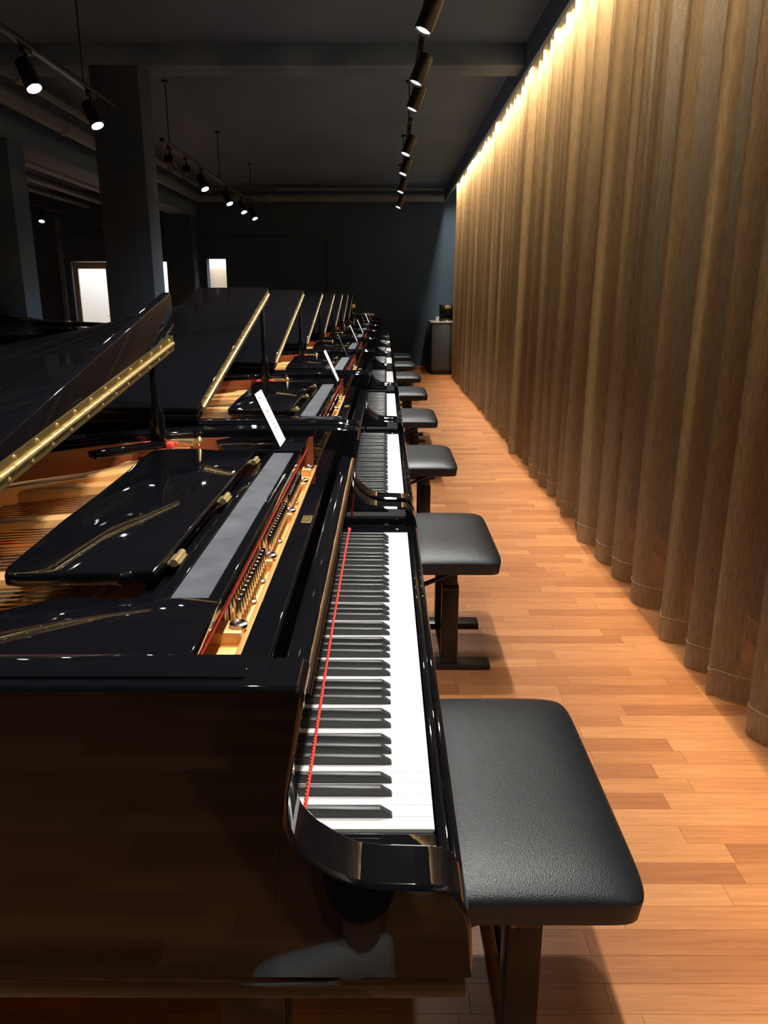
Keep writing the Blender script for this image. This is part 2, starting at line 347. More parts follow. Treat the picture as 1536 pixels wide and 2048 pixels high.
# LED line of the cove
t = thing('led_strip', 'warm white led strip along the top of the curtain', 'light strip', (1.099, 0, 0))
obj('diffuser', MB().box(-.005, .005, -3.0, 14.6, 3.105, 3.112), 'led', t); obj('channel', MB().box(-.008, .008, -3.0, 14.6, 3.1125, 3.12), 'trackedge', t)
for k in range(6):
    la = bpy.data.lights.new('led', 'AREA'); la.shape = 'RECTANGLE'; la.size = .02; la.size_y = 2.9; la.energy = LED_W/6; la.color = (1, .82, .58); la.spread = R(140)
    o = bpy.data.objects.new('led_glow', la); COL.objects.link(o); o.location = (1.099, -2.9+2.92*(k+.5), 3.10); o.rotation_euler = (0, R(-14), 0)

# ------------------------------------------------------------------ curtain
folds = [2.17, 2.45, 2.675, 2.92, 3.31, 3.63, 3.89, 4.23, 4.47, 4.745, 5.04]
rc = random.Random(11)
while folds[-1] < 13.4: folds.append(folds[-1]+rc.uniform(.16, .33))
while folds[0] > .9: folds.insert(0, folds[0]-rc.uniform(.22, .34))
amps = [rc.uniform(.05, .09) for _ in folds]; sk = [rc.uniform(.25, .55) for _ in folds]; off = [rc.uniform(-.02, .02) for _ in folds]
ZL = [(.012), .06, .105, .4, .8, 1.2, 1.6, 2.0, 2.4, 2.7, 2.9, 3.0, 3.1, 3.15]
def curtain_pt(i, t, z):
    y0, y1 = folds[i], folds[i+1]; a = amps[i]*(1-t)+amps[i+1]*t; k = z/3.1
    a *= 1-.35*k**2; sway = .02*math.sin(2.1*z+i*1.7)*(1-k)
    yy = y0+(y1-y0)*t+sk[i]*.16*(y1-y0)*math.sin(2*math.pi*t)*1.2+sway*.6
    xx = 1.205+off[i]*(1-t)+off[i+1]*t-a*math.cos(2*math.pi*t)-.012*math.cos(6*math.pi*t+i)*(.4+k)+sway*.4
    return xx, yy, z
n = 20
def curtain_mesh(name, zl, m, dx=0):
    cols = []; u = 0; last = None; us = []
    for i in range(len(folds)-1):
        for j in range(n):
            t = j/n; cols.append((i, t))
    v = []; f = []; uvs = []
    for (i, t) in cols:
        p = Vector(curtain_pt(i, t, 0));
        if last is not None: u += (p-last).length
        last = p; us.append(u)
        for z in zl: q = curtain_pt(i, t, z); v.append((q[0]+dx, q[1], q[2])); uvs.append((u, z))
    h = len(zl)
    for c in range(len(cols)-1):
        for r in range(h-1): f.append((c*h+r, (c+1)*h+r, (c+1)*h+r+1, c*h+r+1))
    me = bpy.data.meshes.new(name); me.from_pydata(v, [], f); me.materials.append(M[m]); ul = me.uv_layers.new(name='UVMap')
    for lp in me.loops: ul.data[lp.index].uv = uvs[lp.vertex_index]
    me.polygons.foreach_set('use_smooth', [True]*len(me.polygons)); return me, cols
t = thing('sheer_curtain', 'long brown sheer mesh curtain hanging in deep folds along the aisle', 'curtain', (0, 0, 0))
me, cols = curtain_mesh('fabric', ZL[2:], 'curtain'); link('fabric', me, t)
me, _ = curtain_mesh('hem', ZL[:3], 'hem'); link('hem', me, t)
link('hem_seam', MB().tube([(curtain_pt(i, tt, .105)[0]-.001, *curtain_pt(i, tt, .105)[1:]) for i, tt in cols], .0011, 5).mesh('hem_seam', 'hempale'), t)
obj('curtain_rail', MB().box(1.19, 1.22, .5, 13.75, 3.15, 3.18), 'trackedge', t)

# ------------------------------------------------------------------ grand piano meshes (shared)
ZK = .733; P0 = -.15; P1 = 1.375; TH = .066
outl = [(-.30, P1), (-.46, P1-.008), (-.62, P1-.05), (-.80, P1-.15), (-.96, P1-.31), (-1.10, P1-.50), (-1.25, P1-.68), (-1.40, P1-.83), (-1.54, P1-1.0), (-1.60, P1-1.18), (-1.58, P1-1.36), (-1.48, P1-1.47), (-1.34, P0+.004), (-1.18, P0)]
path = [Vector((p[0], p[1])) for p in catmull([(-.20, P1)]+outl+[(-1.0, P0), (-.7, P0), (-.4, P0), (-.20, P0)], 6)]
def inward(i):
    a = path[max(i-1, 0)]; b = path[min(i+1, len(path)-1)]; d = (b-a).normalized(); return Vector((-d.y, d.x))
# the path runs from treble front round the tail to bass front: interior is to the left
def offs(d): return [path[i]+inward(i)*d for i in range(len(path))]
ARM = [(.091,.668),(.092,.69),(.0905,.721),(.086,.746),(.075,.771),(.062,.7795),(.03,.781),(-.004,.782),(-.02,.7845),(-.035,.788),(-.055,.799),(-.074,.814),(-.089,.832),(-.0965,.855),(-.0965,.884),(-.092,.907),(-.086,.94),(-.079,.98),(-.0765,.995),(-.078,1.002),(-.084,1.0065)]
ABOT = [.091,.0909,.0905,.086,.075,.062,.03,-.004,-.02,-.035,-.055,-.076,-.098,-.112,-.122,-.132,-.142,-.152,-.162,-.17,-.178]
def rim_mesh():
    st = []
    def arm(y, ny, rev):
        L = []
        for i, (x, z) in enumerate(ARM):
            a = Vector(ARM[max(i-1, 0)]); b = Vector(ARM[min(i+1, len(ARM)-1)]); d = (b-a).normalized(); nn = Vector((d.y, -d.x))  # outward normal (front/up)
            L.append(((x, y), (0, ny), z, nn, ABOT[i]))
        return L[::-1] if rev else L
    st += arm(P1, -1, False)
    for i, p in enumerate(path): st.append(((p.x, p.y), tuple(inward(i)), 1.0065, Vector((0, 1)), None))
    st += arm(P0, 1, True)
    r = .005; mb = MB(); rows_ = []
    for (p, nrm, z, nn, bx) in st:
        px, py = p; nx, ny = nrm
        def pt(d, h): return (px+nx*d+(nn.x*h if bx is not None else 0), py+ny*d, z+(nn.y*h if bx is not None else h))
        th = TH; b0 = (px if bx is None else bx)
        rows_.append([(b0, py, .666), pt(0, -r), pt(.3*r, -.3*r), pt(r, 0), pt(th-r, 0), pt(th-.3*r, -.3*r), pt(th, -r), (b0+nx*th, py+ny*th, .666)])
    bands = [(0, 1), (1, 2, 3), (3, 4), (4, 5, 6), (6, 7), (7, 0)]; N_ = len(rows_)
    for bd in bands:   # each side face is a strip of its own, so that flat faces mirror flat
        k = len(bd); v = [rw[j] for rw in rows_ for j in bd]
        mb.add(v, [(i*k+j, i*k+j+1, (i+1)*k+j+1, (i+1)*k+j) for i in range(N_-1) for j in range(k-1)])
    mb.add(rows_[0], [list(range(8))]); mb.add(rows_[-1], [list(range(8))[::-1]])
    bm_ = mb.mesh('rim', 'black', smooth=60, recalc=False)
    return bm_
PM = {}
PM['rim'] = rim_mesh()
inn = offs(TH+.001); inn2 = offs(TH+.012); inn = [p for p in inn if p.x < -.17]; inn2 = [p for p in inn2 if p.x < -.17]
inn2 = inn2[:len(inn)]
mb = MB(); v = []; f = []
for a, b in zip(inn, inn2): v += [(a.x, a.y, .70), (a.x, a.y, .984), (b.x, b.y, .984), (b.x, b.y, .70)]
for i in range(len(inn)-1):
    for j in range(4): f.append((i*4+j, i*4+(j+1)%4, (i+1)*4+(j+1)%4, (i+1)*4+j))
PM['inner'] = mb.add(v, f).mesh('inner_rim', 'mahog')
sb = [p for p in offs(TH+.013) if p.x < -.30]
PM['sound'] = MB().prism([(p.x, p.y) for p in sb], .795, .81).mesh('soundboard', 'spruce', smooth=0)
# iron plate: flange round the edge, front web, struts
mb = MB(); fo = [p for p in offs(TH+.014) if p.x < -.33]; fi = [p for p in offs(TH+.10) if p.x < -.33]
m_ = min(len(fo), len(fi)); fo = fo[:m_]; fi = fi[:m_]; v = []; f = []
for a, b in zip(fo, fi):
    v += [(a.x, a.y, .845), (a.x, a.y, .868), (b.x, b.y, .878), (b.x, b.y, .855)]
for i in range(m_-1):
    for j in range(4): f.append((i*4+j, i*4+(j+1)%4, (i+1)*4+(j+1)%4, (i+1)*4+j))
f += [(0, 1, 2, 3), tuple(range((m_-1)*4, m_*4))[::-1]]
PM['flange'] = mb.add(v, f).mesh('plate_flange', 'gold')
mb = MB().box(-.52, -.200, -.08, 1.305, .875, .893).box(-.200, -.183, -.08, 1.305, .875, .906)
for yy in (-.06, .07, .20, .50, .80, 1.08, 1.24): mb.box(-.30, -.199, yy-.022, yy+.022, .89, .912)
mb.box(-.56, -.46, -.08, 1.305, .875, .905)
PM['web'] = mb.mesh('plate_web', 'gold', .004, 2)
def bar(a, b, wd, z0, z1):
    a = Vector(a); b = Vector(b); d = (b-a).normalized(); nn = Vector((-d.y, d.x))*wd/2
    return [(a+nn).to_tuple(), (b+nn*.7).to_tuple(), (b-nn*.7).to_tuple(), (a-nn).to_tuple()], z0, z1
STR = []
for a, b in (((-.50, .08), (-1.45, .0)), ((-.50, .36), (-1.50, .22)), ((-.50, .72), (-1.18, .55)), ((-.50, 1.02), (-.86, .90))):
    q, z0, z1 = bar(a, b, .045, .865, .935); STR.append(MB().prism(q, z0, z1).mesh('plate_strut', 'gold', .008, 2))
# big rib that swings up to the treble corner
PM['rib'] = MB().prism([(-.58, 1.22), (-.57, 1.13), (-.66, 1.02), (-.80, .92), (-.95, .80), (-.97, .82), (-.84, .95), (-.74, 1.03), (-.69, 1.10), (-.68, 1.17)], .86, .945).mesh('plate_rib', 'gold', .006, 2)
BOLTS = [(-.207, yy, .912) for yy in (-.06, .07, .20, .50, .80, 1.08, 1.24)]+[(-.216, yy, .893) for yy in (.33, .42, .64, .93)]
PM['bolt'] = MB().lathe([(.013, 0), (.013, .005), (.009, .0065), (.007, .0045), (.001, .0045)], k=14).mesh('plate_bolt', 'steel')
mb = MB(); rp = random.Random(5)
for s0, s1 in ((-.045, .055), (.225, .47), (.53, .77), (.83, 1.06)):
    yy = s0
    while yy < s1:
        for r_ in range(3):
            x = -.211-.0125*r_; mb.lathe([(.0034, .893), (.0034, .918), (.0042, .920), (.0036, .943), (.001, .944)], (x, yy+.006*r_, 0), 8)
        yy += .018
PM['pins'] = mb.mesh('tuning_pins', 'steel')
mb = MB(); v = []
for i in range(70):
    yy = -.03+i*.0185; tb = max(-1.48, -.62-.95*max(0, (1.2-yy))/1.2); dyy = -.10*(1-yy/1.3)
    if yy > .55: dyy = -.03
    for q in (0, .004): mb.tube([(-.47, yy+q, .925), (tb, yy+q+dyy, .905)], .0008 if i > 18 else .0016, 4, False)
PM['strings'] = mb.mesh('strings', 'string', recalc=False)
PM['keybed'] = MB().box(-.45, .0868, P0+.008, P1-.008, .628, .6655).mesh('keybed', 'black', .003)
PM['slip'] = MB().prism([(.0635, .668), (.0895, .668), (.0895, .722), (.086, .728), (.078, .728), (.077, .724), (.074, .724), (.073, .728), (.0635, .728)], P0+TH+.0005, P1-TH-.0005, 'y').mesh('key_slip', 'black', .001)
PM['cheek'] = MB().box(-.13, .0625, .001, .083, .668, .7305).mesh('cheek_block', 'black', .004)
PM['screw'] = MB().lathe([(.006, 0), (.006, .002), (.003, .0032), (.001, .0032)]).mesh('screw', 'steel')
WW = 1.225/52
PM['wkey'] = MB().prism([(.0605, ZK-.001), (.0605, ZK-.004), (.0585, ZK-.005), (.0585, ZK-.022), (-.165, ZK-.022), (-.165, ZK), (.0595, ZK)], .0005, WW-.0005, 'y').mesh('white_key', 'ivory', .0006, 1)
b0, b1 = .0058, .0046; zt = ZK+.0125
PM['bkey'] = MB().add([(.0105, -b0, ZK-.004), (.0105, b0, ZK-.004), (-.160, b0, ZK-.004), (-.160, -b0, ZK-.004), (.0075, -b0, ZK+.003), (.0075, b0, ZK+.003), (-.006, -b1, zt), (-.006, b1, zt), (-.160, b1, zt), (-.160, -b1, zt)],
    [(0, 3, 2, 1), (0, 1, 5, 4), (4, 5, 7, 6), (6, 7, 8, 9), (2, 3, 9, 8), (0, 4, 6, 9, 3), (1, 2, 8, 7, 5)]).mesh('black_key', 'ebony', .0009, 1)
blk = []
for i in range(51):
    nm = 'ABCDEFG'[i % 7]
    if nm in 'ACDFG': blk.append(WW*(i+1)+{'A': .002, 'C': -.0025, 'D': .0025, 'F': -.003, 'G': 0}[nm])
mw = MB(); mk = MB()
def copy_into(mb, me, dy):
    mb.add([(q.co.x, q.co.y+dy, q.co.z) for q in me.vertices], [list(p.vertices) for p in me.polygons])
for i in range(52): mw.box(-.165, .0605, WW*i+.0005, WW*(i+1)-.0005, ZK-.022, ZK)
for yb in blk: copy_into(mk, PM['bkey'], yb)
PM['wkeys'] = mw.mesh('white_keys', 'ivory', smooth=0); PM['bkeys'] = mk.mesh('black_keys', 'ebony')
PM['fall'] = MB().prism([(-.165, .765), (-.152, .765), (-.118, .924), (-.089, .9275), (-.0845, .9285), (-.083, .931), (-.0838, .9335), (-.0855, .9348), (-.112, .9415), (-.117, .9415), (-.121, .938), (-.121, .925), (-.130, .905)], -.032, 1.257, 'y').mesh('fallboard', 'black', smooth=45)
PM['hrail'] = MB().box(-1.15, -.135, P0+.016, P0+TH-.002, 1.0065, 1.0092).mesh('hinge_rail', 'black', .0012)
PM['stretch'] = MB().prism([(-.182, .87), (-.135, .87), (-.135, .945), (-.138, .95), (-.171, .95), (-.173, .948), (-.173, .93), (-.182, .922)], P0+TH+.001, P1-TH-.001, 'y').mesh('stretcher', 'black', .001)
PM['badge'] = MB().box(-.159, -.1405, .585, .632, .9495, .9508).mesh('badge', 'brassp', .0004, 1)
PM['badgein'] = MB().box(-.157, -.1425, .588, .629, .9505, .9511).mesh('badge_field', 'brass', 0)
# music desk assembly
PM['tray'] = MB().prism([(-.297, .965), (-.215, .965), (-.212, .968), (-.212, .979), (-.215, .982), (-.230, .982), (-.231, .979), (-.281, .979), (-.282, .982), (-.297, .982)], .13, 1.10, 'y').mesh('music_tray', 'black', .001)
PM['felt'] = MB().box(-.2805, -.2315, .132, 1.098, .9785, .9805).mesh('felt_strip', 'greyfelt')
PM['red'] = MB().box(-.226, -.2142, P0+TH+.002, P1-TH-.002, .952, .9645).mesh('red_felt_strip', 'redfelt', .002)
dk = [(-.318, .20), (-.318, 1.055), (-.40, 1.06), (-.47, 1.085), (-.545, 1.08), (-.575, 1.055), (-.575, .98), (-.563, .83), (-.553, .63), (-.548, .45), (-.538, .30), (-.532, .215), (-.522, .188), (-.50, .184), (-.42, .190), (-.38, .192), (-.362, .186), (-.352, .2)]
PM['desk'] = MB().prism(dk, .975, .995).mesh('music_desk', 'black', .005, 3, smooth=40)
PM['dhinge'] = MB().tube([(-.308, -.025, .986), (-.308, .025, .986)], .006, 10).box(-.318, -.299, -.022, .022, .982, .985).mesh('desk_hinge', 'brassp')
PM['drail'] = MB().box(-.34, -.295, .11, 1.12, .940, .9645).mesh('desk_slide', 'black', .002)
PM['shelfb'] = MB().prism([(-.212, P0+TH+.001), (-.212, .127), (-.415, .127), (-.50, .07), (-.60, -.02), (-.66, P0+TH+.001)], .967, .985).mesh('bass_shelf', 'black', .0025)
PM['shelft'] = MB().prism([(-.212, 1.105), (-.212, P1-TH-.001), (-.42, P1-TH-.001), (-.46, 1.25), (-.43, 1.16), (-.40, 1.105)], .967, .985).mesh('treble_shelf', 'black', .0025)
PM['leg'] = MB().prism([(-.048, -.048), (.048, -.048), (.048, .048), (-.048, .048)], .56, .63).add([(-.045, -.045, .56), (.045, -.045, .56), (.045, .045, .56), (-.045, .045, .56), (-.028, -.028, .07), (.028, -.028, .07), (.028, .028, .07), (-.028, .028, .07)], [(0, 1, 2, 3), (4, 5, 6, 7), (0, 1, 5, 4), (1, 2, 6, 5), (2, 3, 7, 6), (3, 0, 4, 7)]).mesh('leg', 'black', .003)
PM['caster'] = MB().tube([(0, -.012, .034), (0, .012, .034)], .034, 18).box(-.02, .02, -.018, .018, .055, .075).mesh('caster', 'brass', .002)
PM['lyre'] = MB().box(-.30, -.27, .50, .53, .12, .63).box(-.30, -.27, .71, .74, .12, .63).box(-.33, -.24, .46, .78, .07, .12).mesh('pedal_lyre', 'black', .004)
PM['pedal'] = MB().prism([(-.25, -.014), (-.25, .014), (-.17, .02), (-.13, .024), (-.115, .018), (-.112, 0), (-.115, -.018), (-.13, -.024), (-.17, -.02)], .07, .08).mesh('pedal', 'brassp', .003)
# lid, folded flap, continuous hinge
LW = 1.545; LT = .022
def lid_poly(xf):
    pts = [(p.x, p.y) for p in offs(-.010)]
    pts = [p for p in pts if p[0] < xf]
    # start/end exactly at the front line
    return [(xf, P1+.01-(0 if xf > -.5 else max(0, (-.5-xf))*.2))]+pts+[(xf, P0-.010)]
def lid_local(poly): return [(x, y-P0) for x, y in poly]
def lid_mesh(xf, full=True):
    po = [p for p in lid_local(lid_poly(xf))]
    if full:  # keep the treble end of the lid straight up to the bend
        po = [(xf, LW), (xf-.05, LW-.005)]+[p for p in po if p[0] < xf-.16]+[(xf, -.010)]
    return MB().prism(po, .004, .004+LT).mesh('lid', 'black', .004, 3, smooth=40)
PM['lid1'] = lid_mesh(-.58); PM['lid2'] = lid_mesh(-.54)
def hinge(xf, z, up):
    leaf = [MB().box(xf, xf+.0018, .05, LW-.035, z+a, z+a+.016).mesh('hinge_leaf', 'brass') for a in (-.020, .004)]
    kn = MB(); yy = .05; q = 0
    while yy < LW-.06:
        kn.tube([(xf+.0035, yy, z), (xf+.0035, yy+.0235, z)], .0048 if q % 2 else .0043, 10); yy += .025; q += 1
    sc = []; yy = .08; q = 0
    while yy < LW-.05:
        for s in (-1, 1):
            yo = yy+(.03 if s > 0 else 0); sc.append((xf+.002, yo, z+s*.0125))
        yy += .085
    return leaf, kn.mesh('hinge_knuckles', 'brassp'), sc
def ball(c, r, k=8, h=5):
    v = []; f = []
    for i in range(h+1):
        a = math.pi*i/h
        for j in range(k):
            b = 2*math.pi*j/k; v.append((c[0]+r*math.cos(a)*.6, c[1]+r*math.sin(a)*math.cos(b), c[2]+r*math.sin(a)*math.sin(b)))
    for i in range(h):
        for j in range(k): f.append((i*k+j, i*k+(j+1)%k, (i+1)*k+(j+1)%k, (i+1)*k+j))
    return v, f
PM['hscrew'] = MB().add(*ball((0, 0, 0), .0052)).mesh('hinge_screw', 'brassp')
H1 = hinge(-.58, .004+LT, 1); H2 = hinge(-.54, .004+LT, 1)
# flap: raised wedge-wise on the piano with the red cord, folded flat on the others
PM['flap1'] = MB().prism([(.0, .004+LT+.0005), (LW, .004+LT+.0005), (LW, .004+LT+.124), (LW-.008, .004+LT+.130), (.0, .004+LT+.006)], -.602, -.5802, 'x').mesh('lid_flap', 'black', .003, 3)
PM['flap2'] = MB().prism([(-.54, -.005), (-.54, LW), (-.87, LW), (-.87, -.005)], .004+LT+.0005, .004+2*LT).mesh('lid_flap', 'black', .004, 3)
def prop(h):
    return MB().prism([(-.018, 0), (-.010, -.012), (.010, -.012), (.018, 0), (.020, .08), (.009, .115), (.008, h), (-.008, h), (-.009, .115), (-.020, .08)], -.009, .009, 'y').mesh('prop_stick', 'black', .003)
PM['longprop'] = MB().prism([(-.10, -.022), (.10, -.014), (.10, .014), (-.10, .022)], 0, .018).mesh('long_prop', 'black', .004)
PM['pbracket'] = MB().box(-.03, .03, -.012, .012, .0, .016).lathe([(.008, 0), (.01, .012), (.006, .02), (.002, .024)], (.045, 0, 0), 12).mesh('prop_bracket', 'brassp', .002)
PM['pfelt'] = MB().box(-.008, .008, -.014, .014, .0, .014).mesh('prop_felt', 'redfelt', .003)
PM['barrel'] = MB().lathe([(.012, 0), (.015, .01), (.015, .022), (.009, .030), (.002, .032)], k=16).mesh('lid_button', 'brass')
def cord(col):
    mb = MB()
    for s in (0, math.pi):
        pts = []; r_ = random.Random(2)
        for i in range(400):
            yy = .012+i*(1.205/399); a = yy*2*math.pi/.016+s
            pts.append((-.100+.0015*math.cos(a)-.002*math.sin(3*yy), yy, zt+.0022+.0015*math.sin(a)))
        mb.tube(pts, .0014, 5)
    mb.tube([(-.100, 1.207, zt+.003), (-.0995, 1.235, .7345), (-.099, 1.252, .7345)], .0035, 6)
    return mb.mesh('key_cord', col)

SP = 1.565; Y0 = .80
ords = ['nearest', 'second', 'third', 'fourth', 'fifth', 'sixth', 'seventh', 'eighth']
def piano(label, loc, ang, first=False, keys='joined', cordcol=None, rotz=0, grp='grand pianos in the long row'):
    T = thing('grand_piano', label, 'piano', loc, (0, 0, rotz), grp)
    link('rim', PM['rim'], T); link('inner_rim', PM['inner'], T); link('soundboard', PM['sound'], T)
    pl = link('iron_plate', PM['web'], T); link('plate_flange', PM['flange'], pl); link('plate_rib', PM['rib'], pl); [link('plate_bolt', PM['bolt'], pl, q) for q in BOLTS]
    for s in STR: link('plate_strut', s, pl)
    o = link('tuning_pins', PM['pins'], T); o['kind'] = 'stuff'; o = link('strings', PM['strings'], T); o['kind'] = 'stuff'
    kb = link('keybed', PM['keybed'], T); link('key_slip', PM['slip'], T)
    for yy in (P0+TH, P1-TH-.084):
        c = link('cheek_block', PM['cheek'], T, (0, yy, 0)); link('screw', PM['screw'], c, (.032, .035, .7305))
    if keys == 'single':
        for i in range(52): link('white_key', PM['wkey'], T, (0, WW*i, 0))
        for yb in blk: link('black_key', PM['bkey'], T, (0, yb, 0))
    else:
        link('white_keys', PM['wkeys'], T); link('black_keys', PM['bkeys'], T)
    if cordcol: link('key_cord', cord(cordcol), T)['label'] = {'redfelt': 'red twisted cord lying across the keys', 'bluefelt': 'navy twisted cord lying across the keys'}[cordcol]
    link('fallboard', PM['fall'], T); link('hinge_rail', PM['hrail'], T); st = link('stretcher', PM['stretch'], T)
    bd = link('badge', PM['badge'], T); bd['label'] = 'small brass badge with a monogram'; link('badge_field', PM['badgein'], bd)
    if first:
        text('badge_monogram', 'SK', .013, 'brassp', bd, Matrix.Translation((-.1497, .6085, .9513)) @ Matrix.Rotation(math.pi/2, 4, 'Z'))
        tx = text('keybed_print', 'MADE IN JAPAN', .0071, 'inkgold', kb, Matrix.Translation((.036, P0+.0076, .6622)) @ Matrix.Rotation(math.pi/2, 4, 'X'))
    link('desk_slide', PM['drail'], T); tr = link('music_tray', PM['tray'], T); link('felt_strip', PM['felt'], tr)['label'] = 'grey felt strip'
    link('red_felt_strip', PM['red'], T)
    de = link('music_desk', PM['desk'], T)
    for yy in (.28, .63, .98): link('desk_hinge', PM['dhinge'], de, (0, yy, 0))
    link('bass_shelf', PM['shelfb'], T); link('treble_shelf', PM['shelft'], T)
    for (x, yy) in ((-.17, .02), (-.17, 1.205), (-1.38, .22)):
        l = link('leg', PM['leg'], T, (x, yy, 0 if x > -1 else .036)); link('caster', PM['caster'], l, (0, 0, 0 if x > -1 else -.036))
    ly = link('pedal_lyre', PM['lyre'], T)
    for yy in (.55, .62, .69): link('pedal', PM['pedal'], ly, (0, yy, 0))
    if ang is not None:
        L = link('lid', PM['lid1' if first else 'lid2'], T, (0, P0, 1.0065), (R(ang), 0, 0))
        hs = H1 if first else H2
        for lf in hs[0]: link('hinge_leaf', lf, L)['label'] = 'long brass hinge leaf'
        link('hinge_knuckles', hs[1], L)['kind'] = 'stuff'
        if first or keys == 'single':
            for q in hs[2]: link('hinge_screw', PM['hscrew'], L, q)
        link('lid_flap', PM['flap1' if first else 'flap2'], L)
        px, py = (-.598 if first else -.555), 1.20
        zt_ = 1.0065+(py-P0)*math.tan(R(ang))
        p = link('prop_stick', prop(zt_-.975), T, (px, py, .975)); link('prop_felt', PM['pfelt'], p, (-.030, 0, 0)); link('prop_felt', PM['pfelt'], p, (.030, 0, 0))
        link('prop_bracket', PM['pbracket'], T, (px+.055, py+.03, .975))
        if first: link('long_prop', PM['longprop'], T, (px-.055, py-.075, .975), (0, 0, R(48)))
        link('prop_block', MB().box(px-.05, px+.08, py-.03, P1-TH, .955, .9745).mesh('prop_block', 'mahog', .003), T)
    return T
names = ['first', 'second', 'third', 'fourth', 'fifth', 'sixth', 'seventh', 'eighth']
cnt = ['eighth', 'seventh', 'sixth', 'fifth', 'fourth', 'third', 'second', 'closest']
PIANOS = []
for i in range(8):
    if i == 0: lb = 'black grand piano with a red cord across its keys and wedge-raised lid flap'
    elif i == 1: lb = 'black grand piano with a navy cord across its keys'
    elif i == 7: lb = 'black grand piano of the row closest to the grey counter cabinet'
    else: lb = 'black grand piano with open lid, %s in the row counted from the grey counter cabinet' % cnt[i]
    PIANOS.append(piano(lb, (0, Y0+SP*i, 0), 7.8 if i == 0 else 12.9, i == 0, 'single' if i < 2 else 'joined', ['redfelt', 'bluefelt'][i] if i < 2 else None))
piano('black grand piano standing apart behind the column, below the glazed door', (-4.3, 8.6, 0), 5.5, rotz=math.pi, grp='grand pianos beyond the column')

# ------------------------------------------------------------------ benches
def pillow(x0, x1, y0, y1, z0, z1, rnd, nx=18, ny=26):
    """padded seat: flat bottom, rounded sides, slightly domed top"""
    v = []; f = []
    def prof(t):  # superellipse side falloff
        return (1-abs(t)**4.5)**.5
    cx, cy = (x0+x1)/2, (y0+y1)/2; hx, hy = (x1-x0)/2, (y1-y0)/2
    for j in range(ny+1):
        for i in range(nx+1):
            u = math.sin((i/nx-.5)*math.pi)*.5*2; w_ = math.sin((j/ny-.5)*math.pi)*.5*2
            u = max(-1, min(1, u)); w_ = max(-1, min(1, w_))
            k = prof(u)*prof(w_); v.append((cx+u*hx*(1-.07*abs(w_)**14), cy+w_*hy*(1-.04*abs(u)**14), z0+.038+(z1-z0-.038)*k))
    n_ = (nx+1)
    for j in range(ny):
        for i in range(nx): f.append((j*n_+i, j*n_+i+1, (j+1)*n_+i+1, (j+1)*n_+i))
    ring = [i for i in range(nx+1)]+[(j)*n_+nx for j in range(1, ny+1)]+[ny*n_+i for i in range(nx-1, -1, -1)]+[j*n_ for j in range(ny-1, 0, -1)]
    base = len(v)
    for q in ring: p = v[q]; v.append((cx+(p[0]-cx)*.975, cy+(p[1]-cy)*.985, z0))
    m2 = len(ring)
    for q in range(m2): f.append((ring[q], base+q, base+(q+1) % m2, ring[(q+1) % m2]))
    f.append([base+q for q in range(m2)])
    return v, f
SZ = .487
BM = {}
BM['seat'] = MB().add(*pillow(-.177, .174, -.318, .306, SZ-.073, SZ+.005, .03, 24, 34)).mesh('seat', 'leather', smooth=60)
BM['pan'] = MB().box(-.10, .10, -.23, .23, SZ-.088, SZ-.066).mesh('seat_pan', 'benchm', .004)
BM['inner'] = MB().box(-.024, .024, -.024, .024, .30, SZ-.085).mesh('inner_column', 'benchm', .002)
BM['outer'] = MB().box(-.030, .030, -.030, .030, .02, .335).mesh('outer_column', 'benchm', .002)
BM['foot'] = MB().box(-.155, .155, -.036, .036, 0.0, .022).mesh('foot_plate', 'benchfoot', .003)
BM['bar'] = MB().box(-.012, .012, -.19, .19, .05, .08).mesh('cross_bar', 'benchm', .002)
BM['lever'] = MB().tube([(.02, -.262, .405), (.006, -.268, .395), (-.03, -.27, .38), (-.12, -.275, .345), (-.19, -.275, .32)], .0085, 10).mesh('lift_lever', 'cable')
for i in range(8):
    dx = [0, .0, -.018, -.02, -.015, -.01, -.015, -.02][i]
    lb = 'black leather piano bench at the piano with the red cord' if i == 0 else ('black leather piano bench at the piano with the navy cord' if i == 1 else ('black leather piano bench of the row closest to the grey counter cabinet' if i == 7 else 'black leather piano bench, %s in the row counted from the grey counter cabinet' % cnt[i]))
    b = thing('piano_bench', lb, 'bench', (.24+dx, Y0+SP*i+.495+(.0 if i != 2 else -.03), 0), group='piano benches in a row')
    link('seat', BM['seat'], b); link('seat_pan', BM['pan'], b)
    for s in (-1, 1):
        c = link('leg_column', BM['outer'], b, (0, s*.19, 0)); link('inner_column', BM['inner'], c); link('foot_plate', BM['foot'], b, (0, s*.19, 0))
        if s < 0 and i < 2:
            text('maker_print', 'L-Benchmont', .0075, 'inkgold', c, Matrix.Translation((.004, -.0302, .322)) @ Matrix.Rotation(math.pi/2, 4, 'X'))
            obj('maker_dot', MB().tube([(-.021, -.0301, .322), (-.021, -.0304, .322)], .0042, 12), 'inkgold', c)
    link('cross_bar', BM['bar'], b); link('lift_lever', BM['lever'], b, (0, .03, .0))

